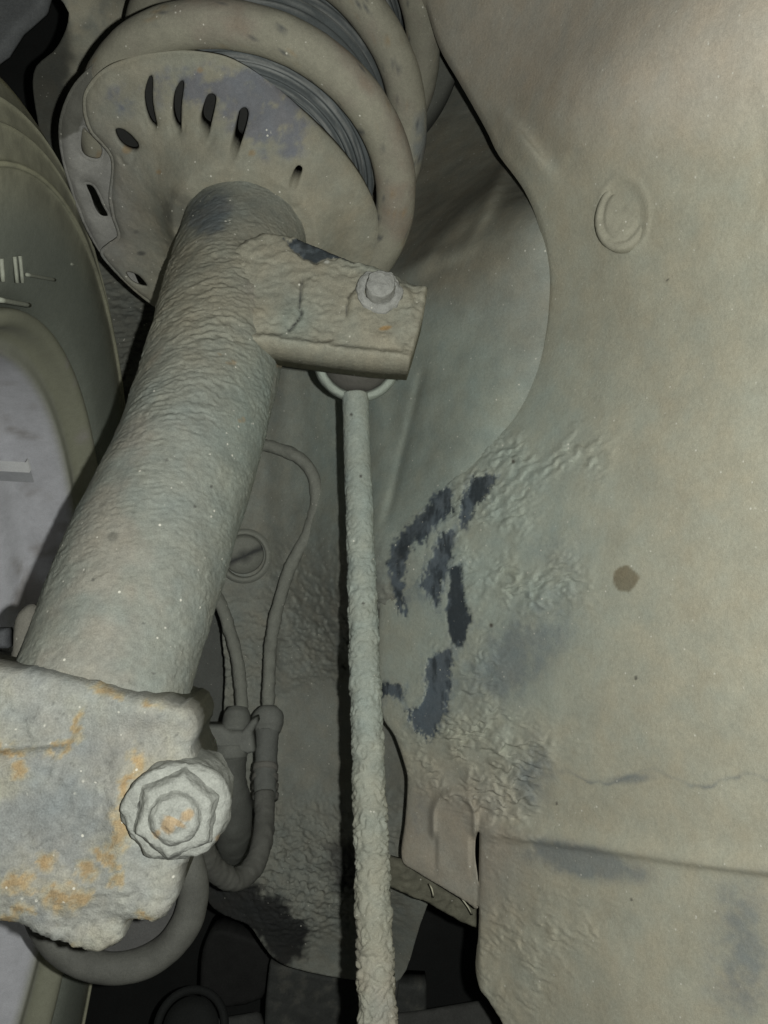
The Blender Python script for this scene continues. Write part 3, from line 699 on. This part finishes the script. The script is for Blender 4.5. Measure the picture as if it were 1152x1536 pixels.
def br_tint(u, v, sd, px, py, b):
    f2 = fbm(b, 130, 4, .6); f3 = fbm(b, 400, 3, .6)
    c = base_col(len(u), BEIGE * 0.82)
    c = mix(c, TEAL * .9, np.clip(1.2 * blob(px, py, 440, 480, 30, 30) + .6 * blob(px, py, 590, 400, 60, 25), 0, 1))
    c = mix(c, FLAKE, pmask(px, py, FLK, 1.2, 5, b, 300))
    c = mix(c, SLATE, pmask(px, py, FLK, 1.2, 5, b, 300) * sstep(0, .3, f2) * .7)
    d = np.minimum(crackd(px, py, CR1), crackd(px, py, CR2) + 1); c = mix(c, (0.03, 0.03, 0.03), np.exp(-(d / (1.5 + 1.6 * f3)) ** 2) * sstep(-.35, .05, f2))
    c = mix(c, RUSTC, .8 * sstep(.3, .7, blob(px, py, 578, 492, 11, 4, -.2)))
    c = mix(c, (0.5, 0.5, 0.45), .8 * sstep(.4, .8, blob(px, py, 490, 393, 6, 4)))
    c = mix(c, TEAL * 1.0, 0.9 * sstep(0, 6, py - (521 + (px - 350) * 0.115)))
    return hue(c * .86 * (1 + .15 * f2 + .14 * f3)[:, None], b, .05)
slab('link_bracket', bo, bu, bv, [bpoly], 0.0006, br_front, 0.013, strut, M_MUD, br_tint, back=True)

# ------------------------------------------------------------------ steering knuckle and its clamp bolt
KO = P(120, 1210, .268); kn = cdir(0.10, 0.10, -1); ku = nrm(RIGHT - (RIGHT @ kn) * kn); kv = np.cross(kn, ku)
knuckle = thing('steering_knuckle', 'rust-spotted cast steering knuckle clamped round the foot of the strut', 'knuckle', tuple(P(100, 1420, .29)))
_r2 = np.random.default_rng(3)
KP = [(-220, 985), (0, 1000), (60, 1004), (130, 1022), (200, 1041), (265, 1056), (289, 1068), (295, 1098), (291, 1128), (300, 1160), (306, 1210), (292, 1270), (274, 1305), (262, 1352),
      (236, 1384), (206, 1383), (186, 1392), (174, 1424), (140, 1440), (100, 1431), (60, 1419), (0, 1393), (-220, 1372)]
_kp = px_poly(KP, 6); _kp = _kp + _r2.normal(size=_kp.shape) * 1.1 + 2.2 * np.stack([np.convolve(_r2.normal(size=len(_kp)), np.ones(3) / 3, 'same'), np.convolve(_r2.normal(size=len(_kp)), np.ones(3) / 3, 'same')], 1)
X = on_plane(_kp, KO, kn) - KO
kpoly = np.stack([X @ ku, X @ kv], 1)[::-1]
def k_front(u, v, sd, px, py, b):
    z = -0.004 * (1 - np.sqrt(np.clip(1 - (1 - np.clip(sd / 0.004, 0, 1)) ** 2, 0, 1)))
    z += 0.0010 * fbm(b, 60, 3, .6) + 0.0004 * fbm(b, 380, 4, .7)
    lip = np.where(px < 104, 1122 - (px) * 0.07, 1115 - (px - 104) * 1.9)
    z += 0.0016 * sstep(-6, 6, lip - py) * (1 - sstep(118, 150, px)) + 0.0012 * np.exp(-((py - lip) / 7) ** 2) * (1 - sstep(118, 135, px)) * sstep(1060, 1085, py)
    z += wrinkle(u, v, u * 0 + 21, 0.008, 0.003, 1.0, .2) * 0.0008 * (0.4 + sstep(-.2, .3, fbm(b, 40, 2)))
    z += 0.003 * blob(px, py, 225, 1060, 60, 30) + 0.002 * blob(px, py, 180, 1210, 16, 90)
    z -= 0.006 * sstep(1330, 1400, py) * (1 - sstep(160, 220, px)) * 0.5
    return z
SPOTS = [(5, 1128, 40, 7, 0), (95, 1118, 22, 6, -.4), (115, 1092, 6, 22, .3), (206, 1140, 8, 14, 0), (195, 1180, 7, 34, .25), (180, 1240, 16, 34, .2), (165, 1285, 14, 12, 0), (70, 1290, 16, 14, 0), (130, 1305, 14, 12, 0),
         (28, 1325, 24, 20, 0), (95, 1350, 34, 22, 0), (125, 1345, 12, 14, 0), (32, 1370, 14, 10, 0), (215, 1378, 16, 7, 0), (160, 1035, 22, 10, .2), (225, 1062, 12, 6, .2), (30, 1155, 14, 10, 0), (60, 1415, 50, 6, .2), (170, 1320, 8, 14, 0), (10, 1378, 20, 10, 0)]
def k_tint(u, v, sd, px, py, b):
    f1 = fbm(b, 45, 4, .6); f2 = fbm(b, 160, 4, .6); f3 = fbm(b, 420, 3, .6)
    c = base_col(len(u), np.array((0.275, 0.275, 0.245)) * .8)
    c = mix(c, BEIGE * .8, .7 * sstep(-.1, .4, f1)); c = mix(c, np.array((0.17, 0.178, 0.175)), .6 * sstep(.05, .45, -f1 + .4 * blob(px, py, 90, 1220, 110, 60)))
    m = 0; g1 = fbm(b + 1.7, 130, 4, .65); g2 = fbm(b + 5.1, 130, 4, .65)
    for x, y, rx, ry, a in SPOTS: m = np.maximum(m, blob(px + 34 * g1, py + 34 * g2, x, y, rx * 1.1, ry * 1.1, a))
    c = mix(c, (0.09, 0.09, 0.08), .6 * sstep(.42, .6, fbm(b, 700, 2)))
    c = mix(c, RUSTC * .9, .62 * sstep(.28, .85, m + (.55 * f2 + .65 * f3) * sstep(.02, .4, m)))
    c = mix(c, np.array((0.17, 0.092, 0.042)), .6 * sstep(.62, .95, m + .5 * f3 + .4 * g1))
    c = mix(c, np.array((0.32, 0.27, 0.15)), .35 * sstep(.1, .5, m))
    return hue(c * (1 + .16 * f2 + .15 * f3)[:, None], b, .05)
slab('casting', KO, ku, kv, [kpoly], 0.0007, k_front, 0.050, knuckle, M_RUST, k_tint, back=True)
no = P(268, 1212, .268)
def lump(a1=.0012, a2=.0004, f=90):
    def d(r, h, t, b):
        n = fbm(b.reshape(-1, 3), f, 3).reshape(r.shape); m = fbm(b.reshape(-1, 3), 380, 3).reshape(r.shape)
        return r * 1.0 + (a1 * n + a2 * m) * sstep(0.0, 0.004, r), h + (a1 * .5 * n + a2 * m)
    return d
def nut_tint(V, px, py):
    f2 = fbm(V, 160, 4, .6); c = base_col(len(V), (0.235, 0.24, 0.215))
    m = 0
    for x, y, rx, ry, a in ((282, 1222, 14, 9, -.7), (250, 1238, 12, 14, 0), (330, 1258, 10, 8, 0), (236, 1250, 8, 8, 0), (262, 1232, 20, 5, .5)): m = np.maximum(m, blob(px, py, x, y, rx, ry, a))
    c = mix(c, RUSTC * .9, .6 * sstep(.3, .85, m + .9 * f2 * sstep(.05, .4, m)))
    return c * (1 + .18 * f2)[:, None]
nax = cdir(0.16, 0.12, -1)
def washer_d(r, h, t, b):
    r, h = lump(.0022, .0005, 85)(r, h, t, b)
    return r * (1 + 0.05 * np.cos(t * 2 + .6) + .06 * np.maximum(0, np.cos(t - 0.15)) ** 6), h
def dense(p, n=5): return smooth_poly(np.array(p), n, closed=False)
washer = lathe('nut_flange', no, nax, dense([(0.0150, -0.03), (0.0152, -0.004), (0.0149, 0.003), (0.0142, 0.0058), (0.0128, 0.0066), (0.0100, 0.0066)]) * [S, 1], knuckle, M_RUST, nut_tint, na=160, disp=washer_d)
def hex_d(r, h, t, b):
    k = np.cos(math.pi / 6) / np.cos(((t + .35) % (math.pi / 3)) - math.pi / 6)
    r = np.where(r > 0.0065, r * k * 1.04, r)
    return lump(.0007, .0004, 150)(r, h, t, b)
lathe('nut', no, nax, dense([(0.0136, 0.0048), (0.0126, 0.0066), (0.0118, 0.0088), (0.0110, 0.0108), (0.0096, 0.0118), (0.0072, 0.0118), (0.0062, 0.0114)]) * [S, 1], knuckle, M_RUST, nut_tint, na=160, disp=hex_d)
lathe('bolt_end', no, nax, dense([(0.0084, 0.0112), (0.0073, 0.0122), (0.0066, 0.0138), (0.0056, 0.0148), (0.0040, 0.0151), (0.0026, 0.0160), (0.0012, 0.0166), (0.0001, 0.0167)]) * [S, 1], knuckle, M_RUST, nut_tint, na=80, disp=lump(.0006, .0004, 170))
tab = simple_plate('hose_tab', [(4, 1040), (12, 985), (15, 940), (24, 917), (41, 907), (52, 917), (51, 945), (40, 985), (26, 1040)], .30, 0.0007, 0.004, knuckle, M_DUST, vtint((0.10, 0.095, 0.08), .2, 120), bump=.0006, rnd=.003, sm=3)
simple_plate('clip', [(-40, 946), (8, 944), (9, 974), (-40, 976)], .305, 0.0008, 0.006, knuckle, M_DARK, vtint((0.05, 0.052, 0.055), .2, 120))

# ------------------------------------------------------------------ coil spring and rubber boot
spring = thing('coil_spring', 'dust-covered steel coil spring resting on the perforated seat', 'spring', tuple(P(360, 300, .445)))
sc_o = P(362, 288, .430)
R0 = 0.0748 * S; WR_ = 0.0096 * S
e1, e2 = frame_of(SN)
ang = np.linspace(math.radians(-70), math.radians(960), 280)
def coil_pt(a):
    turn = np.maximum((a - math.radians(85)) / (2 * math.pi), 0)
    h = (0.006 + 0.086 * turn ** 2 / (turn + 0.08)) * S
    return sc_o + (R0 * (1 + 0.02 * turn))[:, None] * (np.cos(a)[:, None] * su + np.sin(a)[:, None] * sv) + h[:, None] * SN
cp = coil_pt(ang)
def coil_tint(V, px, py):
    f1 = fbm(V, 50, 4, .6); f2 = fbm(V, 180, 3)
    c = base_col(len(V), BEIGE * 0.74); c = mix(c, PINK * 0.7, sstep(-.1, .4, f1) * .8)
    c = mix(c, np.array((0.22, 0.16, 0.105)), .35 * sstep(.1, .5, f1)); c = mix(c, SLATE, .6 * sstep(.3, .8, blob(px, py, 640, 210, 25, 50) * (1 + f2)))
    c = mix(c, (0.055, 0.06, 0.065), .75 * sstep(.34, .46, fbm(V + 2.2, 170, 3, .6))); c = mix(c, RUSTC * .7, .4 * sstep(.32, .5, fbm(V + 7.2, 130, 3, .6)))
    return c * (1 + .16 * f2)[:, None]
tube('coil', cp, WR_, spring, M_DUST, coil_tint, na=40, step=0.003, sub=2, disp=lambda s, t, r, p: 0.0004 * fbm(p, 90, 3))
boot = thing('rubber_boot', 'dark ribbed rubber boot inside the coil spring', 'boot', tuple(P(390, 260, .455)))
def ringed(r0, h0, h1, n):
    pr = [(r0 * .6 + (r0 * .4) * k / 60, h0 - 0.004 * (1 - k / 60) + 0.0013 * math.cos(2 * math.pi * 6.5 * k / 60)) for k in range(60)]
    for k in range(n * 8 + 1):
        f = k / (n * 8); pr.append((r0 + 0.0014 * math.cos(2 * math.pi * n * f), h0 + (h1 - h0) * f))
    return pr
def boot_tint(V, px, py):
    q = V - sc_o; h = q @ SN; f = fbm(V, 80, 3)
    rad = np.linalg.norm(q - h[:, None] * SN, axis=1)
    st = fbm(np.stack([h * 5 + rad * 9, px * 0.00005, py * 0.00005], 1), 90, 4, .8)
    c = base_col(len(V), (0.085, 0.095, 0.095)) * (1 + .3 * f)[:, None]
    return mix(c, (0.26, 0.265, 0.25), .85 * sstep(-.02, .32, st))
lathe('bellows', sc_o, SN, ringed(0.061 * S, 0.013, 0.19, 20), boot, M_RUBBER, boot_tint, na=120)
tophat = lathe('upper_cup', sc_o, SN, np.array([(0.10, 0.175), (0.102, 0.19), (0.099, 0.205), (0.06, 0.21), (0.02, 0.21)]) * S, boot, M_DUST, GREY * .55, na=96)

# ------------------------------------------------------------------ stabiliser link
link = thing('stabiliser_link', 'slim upright link rod thickly caked with rippled mud', 'link rod', tuple(P(570, 1640, .322)))
RP = np.array([(533, 592, .421), (536, 680, .414), (542, 850, .396), (549, 1050, .374), (557, 1270, .352), (565, 1500, .330), (571, 1680, .315)])
def rod_disp(s, t, r, pos):
    px, py = pix(pos); k = 0.15 + 0.5 * sstep(640, 900, py) + .35 * sstep(1050, 1300, py)
    q = np.stack([np.cos(t) * r, np.sin(t) * r, s], 1)
    ph = s / 0.0031 + 1.15 * pn(q * 210) + 0.6 * pn(q * 420 + 4.0)
    w = np.abs(np.sin(math.pi * ph)) ** 0.8 * (0.55 + 0.45 * sstep(-.3, .3, pn(q * 150 + 8)))
    return (w - .5) * 0.0017 * k + 0.0003 * fbm(pos, 110, 3) * k + 0.00012 * fbm(pos, 600, 2)
def rod_tint(V, px, py):
    f1 = fbm(V, 40, 4, .6); f2 = fbm(V, 200, 3, .6); c = base_col(len(V), np.array((0.29, 0.32, 0.28)))
    c = mix(c, BEIGE * .9, sstep(900, 1400, py) * .8); c = mix(c, PINK, .5 * sstep(1330, 1500, py) * sstep(-.2, .2, f1))
    for x, y in ((541, 714), (545, 905), (527, 622)): c = mix(c, (0.08, 0.08, 0.07), 1 - sstep(1.5, 3, np.hypot(px - x, py - y)))
    return hue(c * .88 * (1 + .14 * f2 + .08 * f1)[:, None], V, .05)
RR = np.array([.0062, .0062, .0063, .0066, .0067, .0068, .0068]) * S
tube('rod', P(RP[:, 0], RP[:, 1], RP[:, 2]), RR, link, M_MUD, rod_tint, na=72, step=0.0006, disp=rod_disp)
lo_ = P(536, 536, .423); lax = cdir(0.12, -0.10, -1)
lathe('joint_housing', lo_, lax, dense([(0.0001, -0.012), (0.014, -0.012), (0.0195, -0.009), (0.0212, -0.003), (0.0212, 0.003), (0.0200, 0.0058), (0.0182, 0.0062), (0.0172, 0.0050), (0.0165, 0.0010)]) * S, link, M_DUST,
      lambda V, px, py: base_col(len(V), TEAL * 1.05) * (1 + .15 * fbm(V, 150, 3))[:, None], na=96, disp=lump(.0005, .0002, 120))
lathe('rubber_seal', lo_, lax, dense([(0.0172, 0.0015), (0.0165, 0.0045), (0.0150, 0.0080), (0.0120, 0.0125), (0.0085, 0.0180), (0.0080, 0.030), (0.0001, 0.030)]) * S, link, M_RUBBER,
      lambda V, px, py: base_col(len(V), (0.105, 0.10, 0.088)) * (1 + .25 * fbm(V, 150, 3))[:, None], na=64)
so = P(568, 446, .3705)
nut_c = lambda V, px, py: base_col(len(V), (0.255, 0.255, 0.235)) * (1 + .2 * fbm(V, 200, 3))[:, None]
lathe('stud_nut', so, cdir(.08, .26, -1), dense([(0.0094, -0.01), (0.0096, 0.0035), (0.0088, 0.0055), (0.0072, 0.0062), (0.0060, 0.0058)]) * S, link, M_MUD, nut_c, na=72, disp=lump(.0016, .0006, 150))
lathe('stud_end', so, cdir(.08, .26, -1), dense([(0.0062, 0.003), (0.0060, 0.0105), (0.0050, 0.0118), (0.0025, 0.0122), (0.0001, 0.0122)]) * S, link, M_MUD, nut_c, na=48, disp=lump(.0010, .0005, 180))

# ------------------------------------------------------------------ brake hose, sensor cable, round boot
def Pl(l): a = np.array(l, float); return P(a[:, 0], a[:, 1], a[:, 2])
def dusty(c0, amp=.18, fr=110): return lambda V, px, py: base_col(len(V), c0) * (1 + amp * fbm(V, fr, 4, .6))[:, None]
HG = (0.125, 0.125, 0.11)
hose = thing('brake_hose', 'dusty brake hose hanging in a U-shaped loop behind the clamp nut', 'hose', tuple(P(350, 1330, .47)))
tube('hose', Pl([(396, 1190, .53), (397, 1225, .52), (393, 1262, .505), (380, 1300, .49), (352, 1320, .475), (322, 1303, .46), (302, 1272, .445), (284, 1230, .43), (262, 1180, .42)]), .0058 * S, hose, M_RUBBER, dusty(HG), na=28, step=.0012, mud=.0012)
tube('sleeve', Pl([(400, 1095, .556), (399, 1140, .548), (397, 1200, .535)]), np.array([.0072, .0068, .0066]) * S, hose, M_RUBBER, dusty((0.15, 0.155, 0.14)), na=28, step=.0012, mud=.0012)
for y, r in ((1152, .0075), (1166, .0078), (1180, .0078), (1194, .0080)):
    tube('collar', Pl([(398.5, y - 4, .545), (398, y + 4, .543)]), r * S, hose, M_RUBBER, dusty((0.17, 0.165, 0.145)), na=32, step=.0008, mud=.0008)
tube('grommet', Pl([(402, 1062, .562), (402, 1072, .56), (401, 1086, .559), (401, 1100, .557)]), np.array([.006, .0096, .0100, .0082]) * S, hose, M_RUBBER, dusty((0.18, 0.185, 0.165)), na=32, step=.0008, mud=.0008)
tube('cable', Pl([(402, 1070, .562), (404, 1000, .57), (412, 930, .570), (436, 850, .568), (462, 800, .563), (474, 755, .561), (470, 715, .561), (450, 688, .562), (420, 674, .566), (385, 668, .57), (330, 690, .575)]), .0038 * S, hose, M_DUST, dusty(GREY * .82), na=24, step=.0012, mud=.0012)
sens = thing('sensor_cable', 'dust-grey sensor cable with plug clamped beside the brake hose', 'cable', tuple(P(350, 1290, .53)))
tube('cable', Pl([(362, 1080, .56), (362, 1040, .565), (356, 990, .57), (346, 950, .572), (330, 905, .574), (300, 860, .575)]), .0038 * S, sens, M_DUST, dusty(GREY * .78), na=24, step=.0012, mud=.0012)
tube('grommet', Pl([(357, 1062, .556), (356, 1072, .554), (354, 1088, .55), (353, 1098, .548)]), np.array([.0056, .0080, .0088, .0092]) * S, sens, M_RUBBER, dusty((0.17, 0.175, 0.155)), na=32, step=.0008, mud=.0008)
simple_plate('clamp', [(300, 1096), (308, 1090), (332, 1090), (345, 1098), (362, 1098), (376, 1082), (384, 1078), (386, 1086), (378, 1100), (382, 1128), (372, 1132), (320, 1120), (308, 1116), (300, 1106)], .538, 0.0008, 0.012, sens, M_DUST,
             vtint((0.185, 0.19, 0.17), .2, 120), bump=.0006, rnd=.002)
tube('collar', Pl([(346, 1118, .546), (346, 1128, .545), (346, 1138, .544)]), np.array([.0105, .0108, .0096]) * S, sens, M_RUBBER, dusty((0.165, 0.17, 0.15)), na=32, step=.0008, mud=.0008)
tube('plug', Pl([(346, 1134, .546), (346, 1165, .545), (350, 1210, .545), (350, 1250, .55), (346, 1285, .56)]), np.array([.0095, .0092, .0110, .0105, .0070]) * S, sens, M_RUBBER, dusty((0.105, 0.108, 0.095), .25), na=28, step=.0012, mud=.0012)
rb = thing('round_bushing', 'round grey rubber bushing with raised rim below the knuckle', 'bushing', tuple(P(172, 1480, .40)))
ro = P(172, 1335, .395)
lathe('rim', ro, cdir(0.03, 0.0, -1), [((118 + 23 * math.cos(a)) / 1330 * .395 * S, (0.0068 * math.sin(a)) * S) for a in np.linspace(-math.pi / 2 - 1.0, math.pi * 1.2, 26)], rb, M_RUBBER, dusty((0.112, 0.112, 0.098), .4, 80), na=160, disp=lump(.0006, .0001, 60))
lathe('face', ro, cdir(0.03, 0.0, -1), np.array([(0.0001, -0.012), (0.030, -0.012), (0.036, -0.010)]) * S, rb, M_RUBBER, dusty((0.085, 0.084, 0.08)), na=64)
